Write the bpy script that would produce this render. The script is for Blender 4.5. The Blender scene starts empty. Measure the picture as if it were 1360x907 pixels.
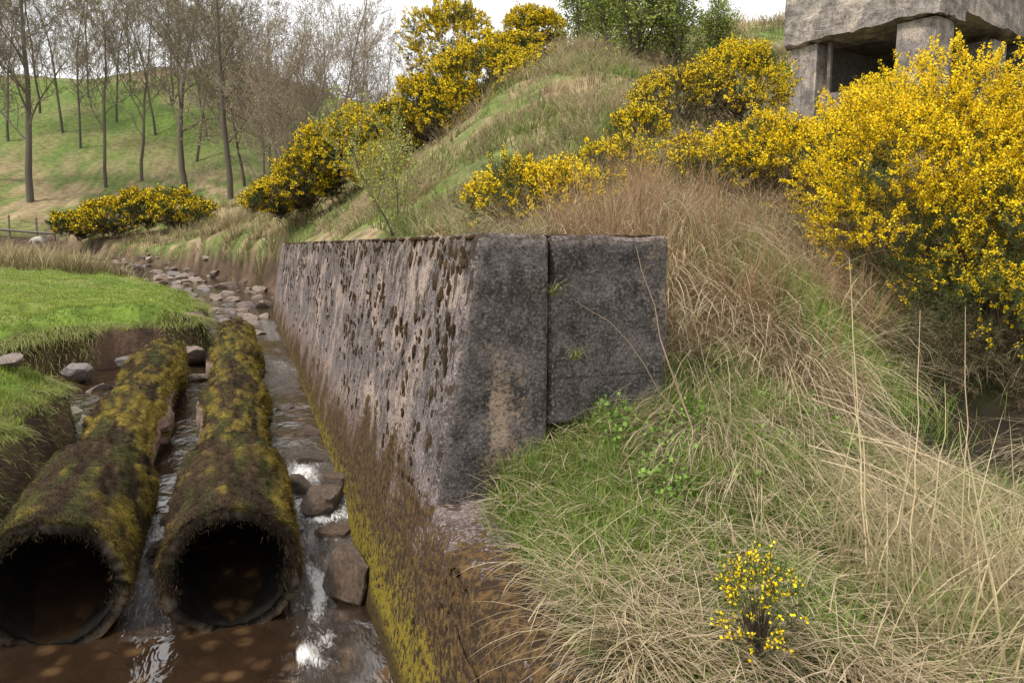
import bpy, math, random, bmesh
import numpy as np
from mathutils import Vector
R=np.random.default_rng(11); random.seed(11)
col=bpy.context.scene.collection
# ---------------------------------------------------------------- helpers
def tag(o,label=None,cat=None,group=None,kind=None):
    if label: o["label"]=label
    if cat: o["category"]=cat
    if group: o["group"]=group
    if kind: o["kind"]=kind
    return o
def mk(name,V,Q=None,T=None,mat=None,C=None,parent=None,smooth=False,fmat=None):
    V=np.asarray(V,dtype=np.float32).reshape(-1,3)
    me=bpy.data.meshes.new(name)
    nq=0 if Q is None else len(Q); nt=0 if T is None else len(T)
    parts=[]
    if nq: parts.append(np.asarray(Q,dtype=np.int32).ravel())
    if nt: parts.append(np.asarray(T,dtype=np.int32).ravel())
    L=np.concatenate(parts)
    ls=np.concatenate([np.arange(nq)*4, nq*4+np.arange(nt)*3]).astype(np.int32)
    me.vertices.add(len(V)); me.vertices.foreach_set("co",V.ravel())
    me.loops.add(len(L)); me.loops.foreach_set("vertex_index",L)
    me.polygons.add(nq+nt); me.polygons.foreach_set("loop_start",ls)
    if smooth: me.polygons.foreach_set("use_smooth",np.ones(nq+nt,dtype=bool))
    mats=mat if isinstance(mat,(list,tuple)) else [mat]
    for m in mats: me.materials.append(m)
    if fmat is not None: me.polygons.foreach_set("material_index",np.asarray(fmat,dtype=np.int32))
    me.update(calc_edges=True)
    if C is not None:
        C=np.asarray(C,dtype=np.float32)
        if C.shape[1]==3: C=np.concatenate([C,np.ones((len(C),1),np.float32)],1)
        a=me.color_attributes.new("Col",'FLOAT_COLOR','POINT'); a.data.foreach_set("color",C.ravel())
    me.validate()
    o=bpy.data.objects.new(name,me); col.objects.link(o)
    if parent: o.parent=parent
    return o
def empty(name,loc=(0,0,0)):
    o=bpy.data.objects.new(name,None); o.location=loc; col.objects.link(o); return o
def hsh(i,j,k=0.0):
    a=np.sin(i*127.1+j*311.7+k*74.7)*43758.5453
    return a-np.floor(a)
def vn(x,y,s=0):
    x=np.asarray(x,float);y=np.asarray(y,float)
    i=np.floor(x);j=np.floor(y);f=x-i;g=y-j;f=f*f*(3-2*f);g=g*g*(3-2*g)
    return (hsh(i,j,s)*(1-f)+hsh(i+1,j,s)*f)*(1-g)+(hsh(i,j+1,s)*(1-f)+hsh(i+1,j+1,s)*f)*g
def vn3(x,y,z,s=0):
    k=np.floor(z);h=z-k;h=h*h*(3-2*h)
    return vn(x,y,k*1.7+s)*(1-h)+vn(x,y,(k+1)*1.7+s)*h
def fbm(x,y,o=4,s=0):
    r=0;a=.5;t=0
    for q in range(o):
        r=r+a*vn(x*2**q,y*2**q,s+q*3.1);t+=a;a*=.5
    return r/t
def fbm3(x,y,z,o=4,s=0):
    r=0;a=.5;t=0
    for q in range(o):
        r=r+a*vn3(x*2**q,y*2**q,z*2**q,s+q*3.1);t+=a;a*=.5
    return r/t
def sst(a,b,x):
    t=np.clip((x-a)/(b-a),0,1);return t*t*(3-2*t)
def mixc(a,b,t):
    t=np.asarray(t)[...,None];return np.asarray(a)*(1-t)+np.asarray(b)*t
CA,SA=math.cos(math.radians(20)),math.sin(math.radians(20))
def cw(Xc,Yc):   # site survey axes -> world axes (world y runs up the stream)
    return (CA*Xc+SA*Yc, CA*Yc-SA*Xc)
def wc(x,y):
    return (CA*x-SA*y, CA*y+SA*x)
# ---------------------------------------------------------------- materials
def newmat(name):
    m=bpy.data.materials.new(name);m.use_nodes=True
    return m,m.node_tree,m.node_tree.nodes["Principled BSDF"]
class NT:
    def __init__(s,nt): s.nt=nt
    def n(s,t,**k):
        q=s.nt.nodes.new(t)
        for a,b in k.items(): setattr(q,a,b)
        return q
    def L(s,a,b): s.nt.links.new(a,b)
    def coord(s,scale=(1,1,1)):
        tc=s.n("ShaderNodeTexCoord");mp=s.n("ShaderNodeMapping");mp.inputs["Scale"].default_value=scale
        s.L(tc.outputs["Object"],mp.inputs["Vector"]);return mp.outputs["Vector"]
    def noise(s,v,sc,det=4,rough=.6,dist=0):
        q=s.n("ShaderNodeTexNoise");q.inputs["Scale"].default_value=sc;q.inputs["Detail"].default_value=det
        q.inputs["Roughness"].default_value=rough;q.inputs["Distortion"].default_value=dist
        s.L(v,q.inputs["Vector"]);return q.outputs["Fac"]
    def ramp(s,f,a,b,v0=0,v1=1):
        q=s.n("ShaderNodeMapRange");q.interpolation_type='SMOOTHSTEP'
        for i,v in zip((1,2,3,4),(a,b,v0,v1)): q.inputs[i].default_value=v
        s.L(f,q.inputs[0]);return q.outputs[0]
    def mix(s,f,a,b,bt='MIX'):
        q=s.n("ShaderNodeMix",data_type='RGBA',blend_type=bt)
        for sock,v in ((q.inputs[0],f),(q.inputs[6],a),(q.inputs[7],b)):
            if hasattr(v,"is_output"): s.L(v,sock)
            elif isinstance(v,(int,float)): sock.default_value=v
            else: sock.default_value=(*v,1)
        return q.outputs[2]
    def math(s,op,a,b=0):
        q=s.n("ShaderNodeMath",operation=op)
        for sock,v in ((q.inputs[0],a),(q.inputs[1],b)):
            if hasattr(v,"is_output"): s.L(v,sock)
            else: sock.default_value=v
        return q.outputs[0]
    def bump(s,h,st,dist,bs):
        q=s.n("ShaderNodeBump");q.inputs["Strength"].default_value=st;q.inputs["Distance"].default_value=dist
        s.L(h,q.inputs["Height"]);s.L(q.outputs[0],bs.inputs["Normal"])
def attr_mat(name,rough=.85,nsc=8,lo=.7,hi=1.25,bump=0,bdist=.02,spec=.2,transl=0):
    m,nt,bs=newmat(name);N=NT(nt)
    a=N.n("ShaderNodeAttribute",attribute_name="Col");c=a.outputs["Color"]
    if nsc:
        v=N.coord();f=N.noise(v,nsc,4)
        g=N.ramp(f,.25,.75,lo,hi)
        vm=N.n("ShaderNodeVectorMath",operation='SCALE');N.L(c,vm.inputs[0]);N.L(g,vm.inputs["Scale"]);c=vm.outputs[0]
    N.L(c,bs.inputs["Base Color"])
    bs.inputs["Roughness"].default_value=rough;bs.inputs["Specular IOR Level"].default_value=spec
    if bump: N.bump(N.noise(v,nsc*4,4),bump,bdist,bs)
    if transl:
        tr=N.n("ShaderNodeBsdfTranslucent");N.L(c,tr.inputs[0])
        ms=N.n("ShaderNodeMixShader");ms.inputs[0].default_value=transl
        out=nt.nodes["Material Output"]
        N.L(bs.outputs[0],ms.inputs[1]);N.L(tr.outputs[0],ms.inputs[2]);N.L(ms.outputs[0],out.inputs[0])
    return m
M_ground=attr_mat("ground_soil",.95,3,.6,1.3,.8,.05)
M_grass=attr_mat("grass_blades",.65,0,transl=.3)
M_leaf=attr_mat("leaves",.8,0)
M_flower=attr_mat("petals",.6,0,transl=.3)
M_bark=attr_mat("bark",.9,0)
M_moss=attr_mat("moss",.95,20,.6,1.35,.9,.01,spec=.1)
M_strand=attr_mat("moss_strands",.95,0,spec=.1)
M_rock=attr_mat("stream_rock",.55,7,.6,1.35,.8,.02,spec=.4)
M_wet=attr_mat("wet_rock",.22,7,.5,1.4,.8,.02,spec=.5)

def concrete(name,end=False,ruin=False):
    m,nt,bs=newmat(name);N=NT(nt);v=N.coord()
    n1=N.noise(v,1.7,5,.65,.4);n2=N.noise(v,6,5,.7,.3);n3=N.noise(v,70,3,.7);n4=N.noise(v,28,4,.75)
    vs=N.coord((5,5,.55));st=N.noise(vs,1.6,4,.6)
    if ruin: dark,mid,tan=(.12,.105,.095),(.30,.265,.235),(.44,.37,.31)
    elif end: dark,mid,tan=(.032,.028,.027),(.105,.092,.088),(.27,.20,.145)
    else: dark,mid,tan=(.055,.044,.044),(.165,.132,.128),(.34,.255,.21)
    c=N.mix(N.ramp(n2,.36,.66),dark,mid)
    if end:
        c=N.mix(N.ramp(N.math('ADD',n1,N.math('MULTIPLY',n4,.35)),.72,.86),c,tan)
        c=N.mix(N.ramp(st,.52,.68,0,.5),c,(.14,.125,.12))
        sx=N.n("ShaderNodeSeparateXYZ");N.L(v,sx.inputs[0])
        lowf=N.ramp(N.math('ADD',sx.outputs[2],N.math('MULTIPLY',n2,.5)),.95,1.3,.75,0)
        c=N.mix(N.math('MULTIPLY',lowf,N.ramp(n1,.4,.6)),c,(.2,.1,.045))
        edge=N.math('SUBTRACT',N.math('SUBTRACT',sx.outputs[0],.616),N.math('MULTIPLY',sx.outputs[2],.187))
        ef=N.ramp(N.math('ADD',edge,N.math('MULTIPLY',n4,.10)),.06,.115,.8,0)
        c=N.mix(ef,c,(.2,.165,.15))
        tf=N.ramp(N.math('ADD',N.math('SUBTRACT',2.0,sx.outputs[2]),N.math('MULTIPLY',n4,.10)),.06,.12,.8,0)
        c=N.mix(tf,c,(.27,.225,.2))
        jz=N.math('ABSOLUTE',N.math('SUBTRACT',N.math('ADD',sx.outputs[2],N.math('MULTIPLY',n2,.02)),1.335))
        jx=N.ramp(sx.outputs[0],1.33,1.36)
        c=N.mix(N.math('MULTIPLY',N.ramp(jz,.002,.007,.8,0),jx),c,(.015,.013,.012))
    else:
        c=N.mix(N.ramp(N.math('ADD',n1,N.math('MULTIPLY',n4,.4)),.69,.85),c,tan)
        c=N.mix(N.ramp(st,.5,.68,0,.65),c,dark)
    c=N.mix(N.ramp(n3,.5,.72,0,.6),c,(.44,.38,.36) if not end else (.24,.215,.20))
    c=N.mix(N.ramp(n3,.5,.33,0,.7),c,(.02,.016,.015))
    vo=N.n("ShaderNodeTexVoronoi");vo.inputs["Scale"].default_value=38;N.L(v,vo.inputs["Vector"])
    pit=N.ramp(vo.outputs["Distance"],.10,.22,0,1)
    pm=N.ramp(n4,.54,.64,0,1)
    pitf=N.math('MULTIPLY',N.math('SUBTRACT',1,pit),pm)
    c=N.mix(N.math('MULTIPLY',pitf,.7),c,(.02,.015,.013))
    h=N.math('ADD',N.math('MULTIPLY',n4,.8),N.math('MULTIPLY',n3,.5));h=N.math('SUBTRACT',h,N.math('MULTIPLY',pitf,.5))
    if not end and not ruin:
        sx=N.n("ShaderNodeSeparateXYZ");N.L(v,sx.inputs[0])
        # thin dark moss film in vertical patches, heavier under the coping
        mf=N.noise(N.coord((9,9,4.5)),1.6,4,.55,.3)
        mt=N.math('ADD',mf,N.ramp(sx.outputs[2],1.2,2.0,0,.07))
        c=N.mix(N.ramp(mt,.60,.63,0,.85),c,(.035,.024,.015))
        tp=N.ramp(N.math('ADD',sx.outputs[2],N.math('MULTIPLY',n2,.9)),2.25,2.55,0,.7)
        c=N.mix(N.math('MULTIPLY',tp,N.ramp(n4,.4,.58)),c,(.06,.04,.022))
        nearf=N.ramp(sx.outputs[1],3.0,6.5,.24,0)
        zz=N.math('ADD',sx.outputs[2],N.math('MULTIPLY',n1,-1.7))
        zz=N.math('ADD',zz,N.math('MULTIPLY',n4,-1.0))
        zz=N.math('SUBTRACT',zz,nearf)
        mo=N.ramp(zz,-.80,-.88,0,1)      # moss low on the face
        mc=N.mix(N.ramp(n4,.42,.62),(.03,.018,.01),(.11,.065,.024))
        fz=N.ramp(N.math('ADD',sx.outputs[2],N.math('MULTIPLY',n2,-.9)),-.02,-.34,0,1)
        mc=N.mix(N.math('MULTIPLY',fz,N.ramp(n4,.46,.6)),mc,(.19,.145,.015))
        c=N.mix(mo,c,mc)
        lw=N.ramp(sx.outputs[2],.95,.3,0,.5)
        c=N.mix(N.math('MULTIPLY',lw,N.math('SUBTRACT',1,mo)),c,(.20,.115,.065))
        foot=N.ramp(N.math('ADD',sx.outputs[2],N.math('MULTIPLY',n2,-.7)),-.08,-.26,0,.95)
        foot=N.math('MULTIPLY',foot,N.ramp(n4,.40,.53))
        c=N.mix(foot,c,(.19,.145,.014))
        wetl=N.ramp(N.math('ADD',sx.outputs[2],N.math('MULTIPLY',n4,-.12)),-.02,-.12,0,.85)
        c=N.mix(wetl,c,(.03,.018,.009))
        h=N.math('ADD',h,N.math('MULTIPLY',mo,N.math('MULTIPLY',n4,1.2)))
    N.L(c,bs.inputs["Base Color"]);bs.inputs["Roughness"].default_value=.93
    bs.inputs["Specular IOR Level"].default_value=.2
    N.bump(h,.9,.012,bs)
    return m
M_wall=concrete("battered_concrete");M_end=concrete("stained_concrete",end=True);M_ruin=concrete("ruin_concrete",ruin=True)
def water_mat():
    m,nt,bs=newmat("stream_water");N=NT(nt);v=N.coord()
    a=N.n("ShaderNodeAttribute",attribute_name="Col");sp=N.n("ShaderNodeSeparateColor");N.L(a.outputs["Color"],sp.inputs[0])
    foam=sp.outputs[0]
    n=N.noise(v,4.5,4,.6,.6);n2=N.noise(N.coord((1,.3,1)),34,5,.75,1.6)
    vo=N.n("ShaderNodeTexVoronoi");vo.inputs["Scale"].default_value=7;N.L(v,vo.inputs["Vector"])
    bed=N.mix(N.ramp(vo.outputs["Distance"],.15,.5),(.10,.058,.028),(.028,.016,.009))
    c=N.mix(N.ramp(n,.35,.65),(.020,.012,.007),bed)
    k=N.ramp(N.math('ADD',foam,N.math('MULTIPLY',n2,1.2)),.95,1.45,0,1)
    c=N.mix(k,c,(.75,.74,.72))
    N.L(c,bs.inputs["Base Color"])
    N.L(N.ramp(k,0,1,.05,.4),bs.inputs["Roughness"])
    bs.inputs["IOR"].default_value=2.0;bs.inputs["Specular IOR Level"].default_value=.5
    w=N.noise(N.coord((1,.6,1)),8,3,.5,1.0);h=N.math('ADD',N.math('MULTIPLY',w,.6),N.math('MULTIPLY',N.math('MULTIPLY',n2,foam),2.6))
    N.bump(h,.42,.06,bs)
    return m
M_water=water_mat()
def plain(name,c,rough=.8,nsc=12,var=.35,bump=.4):
    m,nt,bs=newmat(name);N=NT(nt);v=N.coord()
    f=N.noise(v,nsc,4);N.L(N.mix(N.ramp(f,.3,.7),tuple(x*(1-var) for x in c),tuple(min(1,x*(1+var)) for x in c)),bs.inputs["Base Color"])
    bs.inputs["Roughness"].default_value=rough;N.bump(f,bump,.02,bs);return m
M_wood=plain("weathered_wood",(.13,.11,.09));M_dark=plain("interior_shade_tone",(.09,.078,.066))  # ruin interior: shade put into a darker wall and floor colour
M_wool=plain("fleece",(.33,.30,.25),.95,30)
# ---------------------------------------------------------------- terrain
PTS=np.array([
(.95,1.0,.56),(.95,2.1,.66),(.95,3.0,.72),(1.54,1.9,.72),(2.45,1.66,.52),(2.05,2.55,.82),(1.35,3.0,.88),(2.0,3.05,1.02),(2.8,3.55,1.2),(3.9,4.5,1.5),(2.9,4.1,1.65),
(4.0,3.6,.75),(4.9,3.9,.55),(5.9,5.1,1.35),(3.3,2.3,.5),(4.5,2.3,.35),(1.7,3.4,1.12),(1.6,4.5,1.6),(2.3,4.6,1.8),(1.5,6,1.8),(2.2,6,1.9),(2,10,1.95),(2,16,2.05),(2,20,2.3),
(4,7,2.5),(5,12,4.0),(11.3,12.9,4.5),(7,9,3.2),(6.2,5.9,2.0),(7.9,20.5,7.0),(6,16,5.4),(19.5,24.8,10.5),(13,20,8),(3.4,28.6,4.5),(1.4,27,2.6),(3,24,3.4),(4,35,5.2),
(0,42,3.6),(15,40,10),(10,60,10),(30,60,16),(25,10,7.5),(10,0,2.2),(25,0,6),(10,5,3.0),
(-2.0,7.6,1.06),(-2.2,6,.92),(-3,5,.95),(-3.5,7.5,1.18),(-1,13,1.08),(-5,12.5,1.15),(-6,20,1.25),(-10,25,1.5),(-6,30,1.5),(-3.7,34,1.6),(-8.8,48,3.0),(-12.7,49,3.0),(-.9,48,4.4),
(-12,68,9.4),(-14.3,88,18.3),(3.2,84,18.5),(14,80,17),(2.4,65,9.6),(-5,9.5,.9),(-10,8,1.2),(-20,20,2),(-30,50,3.5),(-35,70,10),(-40,90,18),(-2,22,1.2),(-3,0,.6),
(-150,150,20),(150,150,26),(-150,0,8),(150,0,22),(0,300,20),(-200,300,20),(200,300,26),(0,-50,.5),(-60,-40,1),(60,-40,5),(0,120,19)],float)
def _phi(r2): return np.where(r2>1e-9,.5*r2*np.log(r2+1e-12),0)
_n=len(PTS);_d=((PTS[:,None,:2]-PTS[None,:,:2])**2).sum(2)
_A=np.zeros((_n+3,_n+3));_A[:_n,:_n]=_phi(_d)+np.eye(_n)*.02;_A[:_n,_n]=1;_A[:_n,_n+1:]=PTS[:,:2];_A[_n:,:_n]=_A[:_n,_n:].T
_W=np.linalg.solve(_A,np.concatenate([PTS[:,2],[0,0,0]]))
def tps(x,y):
    sh=x.shape;x=x.ravel();y=y.ravel();out=np.empty(len(x))
    for s in range(0,len(x),20000):
        a=x[s:s+20000];b=y[s:s+20000]
        d=(a[:,None]-PTS[None,:,0])**2+(b[:,None]-PTS[None,:,1])**2
        out[s:s+20000]=_phi(d)@_W[:_n]+_W[_n]+_W[_n+1]*a+_W[_n+2]*b
    return out.reshape(sh)
def XL(y): return np.interp(y,[-9,3,5,6.6,7.6,8.1,10.4,12.2,16,20,25,31,38,50,60],[-1.7,-1.65,-1.52,-1.45,-1.4,-3.4,-4.4,-.55,-.7,-1.3,-3.0,-5.5,-9,-16,-30])+.18*(vn(y*1.3,y*0+3)-.5)+.14*(vn(y*4.1,y*0+9)-.5)
def XR(y): return np.interp(y,[-9,3.0,3.3,19.8,22,25,31,38,50,60],[.76,.76,1.1,1.1,1.1,.3,-1.8,-5,-11,-24])
def WZ(y): return np.interp(y,[-9,4.15,4.7,5.1,5.4,8,12,20,25,31,38,50],[-.12,-.12,-.02,.04,.13,.17,.24,.36,.62,.9,1.25,1.9])
def side(x,y):
    e=.05
    gl=np.sqrt(1+((XL(y+e)-XL(y-e))/(2*e))**2)
    dl=(XL(y)-x)/gl+.16*(fbm(x*2.3,y*2.3,3,41)-.5);dr=(x-XR(y))
    wr=np.where(y<3.05,.12,np.where(y<20,.22,.9))
    tl=.66*sst(0,np.where(y<22,.13,.8),dl)+.34*sst(.05,np.where(y<22,.9,1.2),dl);tr=sst(0,1,dr/wr)
    f=1-sst(44,52,y)
    return np.maximum(np.maximum(tl,tr),1-f),dl,dr
def H(x,y):
    x=np.asarray(x,float);y=np.asarray(y,float)
    b=tps(x,y)
    hill=sst(3,8,x);X,Y=wc(x,y)
    b=b+(fbm(x*.9,y*.9,4)-.5)*(.12+.5*hill*sst(6,14,y)+.26*(x<0)*(y>11)*(y<30))+(fbm(x*3.1,y*3.1,3,5)-.5)*.07*np.where(x<0,1.1,1.6)
    b=b+(fbm(x*.07,y*.07,3,17)-.5)*5*sst(52,75,Y)+(fbm(x*.3,y*.3,3,27)-.5)*1.2*sst(50,60,Y)
    s,dl,dr=side(x,y)
    bed=WZ(y)-np.where(y<20,.22,.06)+(fbm(x*2,y*2,3,9)-.5)*.12
    return bed*(1-s)+b*s
def axis(lo,hi,c0,c1,st,g):
    a=list(np.arange(c0,c1,st));p=c1;d=st
    while p<hi: a.append(p);d*=g;p+=d
    a.append(hi);p=c0;d=st;b=[]
    while True:
        d*=g;p-=d
        if p<=lo:break
        b.append(p)
    return np.array([lo]+b[::-1]+a)
gx=axis(-260,260,-5.5,7.5,.07,1.05);gy=axis(-40,420,.5,14,.07,1.035)
GX,GY=np.meshgrid(gx,gy);GZ=H(GX,GY)
nx,ny=len(gx),len(gy)
def gridq(nx,ny):
    i=np.arange(nx-1)[None,:]+np.arange(ny-1)[:,None]*nx
    return np.stack([i,i+1,i+1+nx,i+nx],-1).reshape(-1,4)
def ground_col(x,y,z=None):
    s,dl,dr=side(x,y)
    X,Y=wc(x,y)
    n=fbm(x*1.3,y*1.3,4,2);n2=fbm(x*.25,y*.25,4,7);n3=fbm(x*6,y*6,2,4);n5=fbm(x*.6,y*.6,3,13)
    green=mixc((.055,.085,.018),(.12,.17,.03),n3);straw=mixc((.14,.10,.05),(.32,.25,.14),n3)
    right=mixc(straw,green,sst(.46,.58,n)*.85)
    turf=mixc((.08,.13,.02),(.14,.20,.03),n3)
    turf=mixc(turf,(.17,.15,.05),sst(.5,.7,n)*.6)
    band=sst(21,26,y+ (n-.5)*6)*(1-sst(44,50,y+(n-.5)*8))
    left=mixc(turf,straw*.8,band*.8)
    hillc=mixc((.065,.11,.022),(.125,.175,.035),n5);hillc=mixc(hillc,(.18,.15,.07),sst(.48,.66,n2)*.65)
    hillc=mixc(hillc,(.20,.15,.09),sst(72,86,Y+(n2-.5)*30)*.85)
    left=mixc(left,hillc,sst(46,52,y))
    isr=sst(0,.5,x-XR(np.minimum(y,58)))*(1-sst(50,66,Y))
    c=mixc(left,right,isr)
    soil=mixc((.03,.02,.013),(.12,.075,.048),n3)
    c=mixc(soil,c,sst(.62,.78,s+.25*(n-.5)))
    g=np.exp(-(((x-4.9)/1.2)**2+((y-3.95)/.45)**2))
    c=mixc(c,(.025,.018,.011),np.clip(g*1.4,0,1)*.95)  # shade of the hollow under the gorse painted into the ground colour
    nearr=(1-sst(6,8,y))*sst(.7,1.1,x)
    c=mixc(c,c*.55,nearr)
    return c
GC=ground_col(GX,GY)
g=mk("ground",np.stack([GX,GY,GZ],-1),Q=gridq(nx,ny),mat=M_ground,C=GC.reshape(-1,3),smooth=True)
tag(g,"grassy stream valley ground with eroded earth banks","ground",kind="structure")
# ---------------------------------------------------------------- water
wy=np.concatenate([np.arange(-3,3,.15),np.arange(3,6.4,.025),np.arange(6.4,14,.08),np.arange(14,46,.3)])
tt=np.linspace(0,1,150)
WY,TT=np.meshgrid(wy,tt,indexing='ij')
xl=XL(WY)-.35;xr=np.minimum(XR(WY)+.2,1.2);WX=xl+(xr-xl)*TT
slope=np.abs(np.gradient(WZ(wy),wy))[:,None]*np.ones_like(WX)
foam=np.clip(slope*2.8,0,.85)*(.25+.75*vn(WX*16,WY*2.2,3))
foam=np.maximum(foam,.85*np.exp(-(((WX-.33-.03*np.sin(WY*9))/.065)**2+((WY-4.35)/.4)**2)))
foam=np.maximum(foam,.66*np.exp(-(((WX-.24)/.2)**2+((WY-3.72)/.3)**2))*(.5+.8*vn(WX*9,WY*6,5)))
foam=np.maximum(foam,.42*sst(8.5,11,WY)*(1-sst(19,23,WY))*sst(.3,.7,vn(WX*4,WY*1.5,8))*sst(.1,.4,WX))
foam=np.maximum(foam,.6*np.exp(-(((WX-.42)/.25)**2+((WY-6.0)/.5)**2))*(.5+.8*vn(WX*9,WY*4,5)))
foam=foam*np.where((np.abs(WX+.124)<.3)|(np.abs(WX+1.0)<.3),.15,1)
WZZ=WZ(WY)+(fbm(WX*5,WY*4,3,4)-.5)*.02+foam*(fbm(WX*18,WY*7,3,6)-.5)*.12
w=mk("stream_water",np.stack([WX,WY,WZZ],-1),Q=gridq(150,len(wy)),mat=M_water,C=np.stack([foam]*3,-1).reshape(-1,3),smooth=True)
tag(w,"shallow peat brown stream water with white riffles","water",kind="structure")
# ---------------------------------------------------------------- wall
def wallx(z): return .616+.187*z
def rough(V,amp=.012,sc=5):
    d=np.stack([fbm3(V[:,0]*sc,V[:,1]*sc,V[:,2]*sc,4,k*5) for k in range(3)],-1)-.5
    return V+d*amp*2
def prism(prof,ys,cham,cx):
    P=np.array(prof);n=len(P);rings=[]
    for k,y in enumerate(ys):
        Q=P.copy()
        if k==0: Q=Q+np.sign(cx-Q)*np.minimum(cham,abs(cx-Q))
        rings.append(np.stack([Q[:,0],np.full(n,y),Q[:,1]],-1))
    V=np.concatenate(rings);i=np.arange(n);Qs=[]
    for k in range(len(ys)-1):
        a=k*n+i;b=k*n+(i+1)%n
        Qs.append(np.stack([a,b,b+n,a+n],-1))
    Qs=np.concatenate(Qs)
    return V,Qs,np.zeros(len(Qs),int)
def outline(xb,xt,x1,z0,z1,st):
    pts=[]
    k=int((z1-z0)/st)
    for q in np.linspace(0,1,k): 
        if z1-(z0+(z1-z0)*q)>=.02: pts.append((xb+(xt-xb)*q,z0+(z1-z0)*q))
    pts+= [(xt-.002,z1-.018),(xt+.018,z1)]
    for x in np.linspace(xt+.05,x1-.02,max(3,int((x1-xt)/st))): pts.append((x,z1))
    pts+=[(x1,z1-.02)]
    for z in np.linspace(z1-.06,z0,6): pts.append((x1,z))
    return pts
def cap(xb,xt,x1,z0,z1,y,st,cham):
    nz=int((z1-z0)/st);nxx=int((x1-xt)/st)
    zz=np.linspace(z0+cham,z1-cham,nz)
    V=[]
    for z in zz:
        a=xb+(xt-xb)*(z-z0)/(z1-z0)+cham-.003
        xs=np.linspace(a,x1-cham+.003,nxx)
        V.append(np.stack([xs,np.full(nxx,y+.001),np.full(nxx,z)],-1))
    return np.concatenate(V),gridq(nxx,nz)
def block(name,xb,xt,x1,z0,z1,ys,parent,st=.035,cham=.02,amp=.012):
    pr=outline(xb,xt,x1,z0,z1,st)
    V,Q,fm=prism(pr,ys,cham,np.array([(xt+x1)/2,(z0+z1)/2]))
    Vc,Qc=cap(xb,xt,x1,z0,z1,ys[0],st,cham)
    Q=np.concatenate([Q,Qc+len(V)]);fm=np.concatenate([fm,np.ones(len(Qc),int)]);V=np.concatenate([V,Vc])
    n=len(pr);base=(len(ys)-1)*n
    T=[(base,base+k,base+k+1) for k in range(1,n-1)]
    V=rough(V,amp)
    return mk(name,V,Q=Q,T=T,mat=[M_wall,M_end],fmat=np.concatenate([fm,np.zeros(len(T),int)]),parent=parent,smooth=True)
wall=empty("retaining_wall",(0,0,0))
tag(wall,"long battered mossy concrete retaining wall beside the stream","wall")
ysw=np.concatenate([[3.16,3.182],np.arange(3.22,6,.04),np.arange(6,10,.08),np.arange(10,19.7,.2),[19.7]])
block("wall_body",wallx(-.6),wallx(2.0),1.335,-.6,2.0,ysw,wall)
ysb=np.concatenate([[3.17,3.19],np.arange(3.23,5,.05),np.arange(5,19.6,.25)])
bb=block("wall_backing",1.345,1.345,1.98,1.10,1.995,ysb,wall)
ysl=np.concatenate([np.arange(-2,1.2,.2),np.arange(1.2,3.24,.03)])
pr=outline(wallx(-.6)-.004,wallx(.66)-.004,1.12,-.6,.66,.03)
P=np.array(pr);n=len(P);V=[]
for y in ysl:
    q=P.copy();f=.07*(y-1.6)
    top=q[:,1]>0
    q[top,1]+=f*(q[top,1]/.66);q[top,0]+=.187*f*(q[top,1]/.66)
    e=np.exp(-((q[:,0]-q[:,0].min()-.22)/.07)**2)*(q[:,1]>.5)*(1-sst(2.9,3.1,y))
    q[:,1]-=e*.09*vn(np.array(y*5.),np.array(2.),4)
    V.append(np.stack([q[:,0],np.full(n,y),q[:,1]],-1))
V=np.concatenate(V);i=np.arange(n)
Q=np.concatenate([np.stack([k*n+i,k*n+(i+1)%n,(k+1)*n+(i+1)%n,(k+1)*n+i],-1) for k in range(len(ysl)-1)])
V=rough(V,.03,5)
mk("wall_footing",V,Q=Q,mat=M_wall,parent=wall,smooth=True)
bm=bmesh.new();bmesh.ops.create_icosphere(bm,subdivisions=2,radius=1)
IV=np.array([v.co[:] for v in bm.verts]);IT=np.array([[v.index for v in f.verts] for f in bm.faces]);bm.free()
def blobs(C,S,seed=0):
    n=len(C);m=len(IV)
    V=IV[None]*S[:,None,:]
    P=C[:,None,:]+V
    nn=fbm3(P[...,0]*70,P[...,1]*70,P[...,2]*70,2,seed)
    V=V*(.15+1.7*nn[...,None]);P=C[:,None,:]+V
    T=IT[None]+(np.arange(n)*m)[:,None,None]
    return P.reshape(-1,3),T.reshape(-1,3)
n=900
yy=3.25+15*R.random(n)**1.4;zz=.5+1.47*R.random(n)**.5
keep=(fbm(yy*1.1,zz*1.6,3,2)>.45)|(zz>1.86)
yy=yy[keep];zz=zz[keep]
ex=R.integers(0,len(yy),900);yy=np.concatenate([yy,yy[ex]+R.normal(size=900)*.022]);zz=np.concatenate([zz,np.minimum(zz[ex]+R.normal(size=900)*.035,1.97)]);yy=np.maximum(yy,3.22);n=len(yy)
Cn=np.stack([wallx(zz)-.002,yy,zz],-1)
sz=.005+.020*R.random(n)**2.2
S=np.stack([sz*.38,sz*(1.05+yy*.05),sz*(1.1+R.random(n)*.8)],-1)
V,T=blobs(Cn,S)
n2=520;yy=3.2+15*R.random(n2)**1.6
C2=np.stack([.985+R.random(n2)*.12,yy,np.full(n2,1.985)],-1);sz=.007+.016*R.random(n2)*(1+yy*.06)
V2,T2=blobs(C2,np.stack([sz,sz*1.4,sz*.6],-1),3)
n3=160;xx=1.02+.93*R.random(n3);C3=np.stack([xx,3.2+.1*R.random(n3),np.full(n3,1.99)],-1);sz=.006+.012*R.random(n3)
V3,T3=blobs(C3,np.stack([sz*1.5,sz,sz*.6],-1),4)
n4=420;y4=1.2+1.95*R.random(n4);z4=-.1+.78*R.random(n4);k4=fbm(y4*3,z4*3,3,5)>.54;y4=y4[k4];z4=z4[k4];n4=len(y4)
C4=np.stack([wallx(z4)-.002,y4,z4],-1);sz=.005+.012*R.random(n4)
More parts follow.
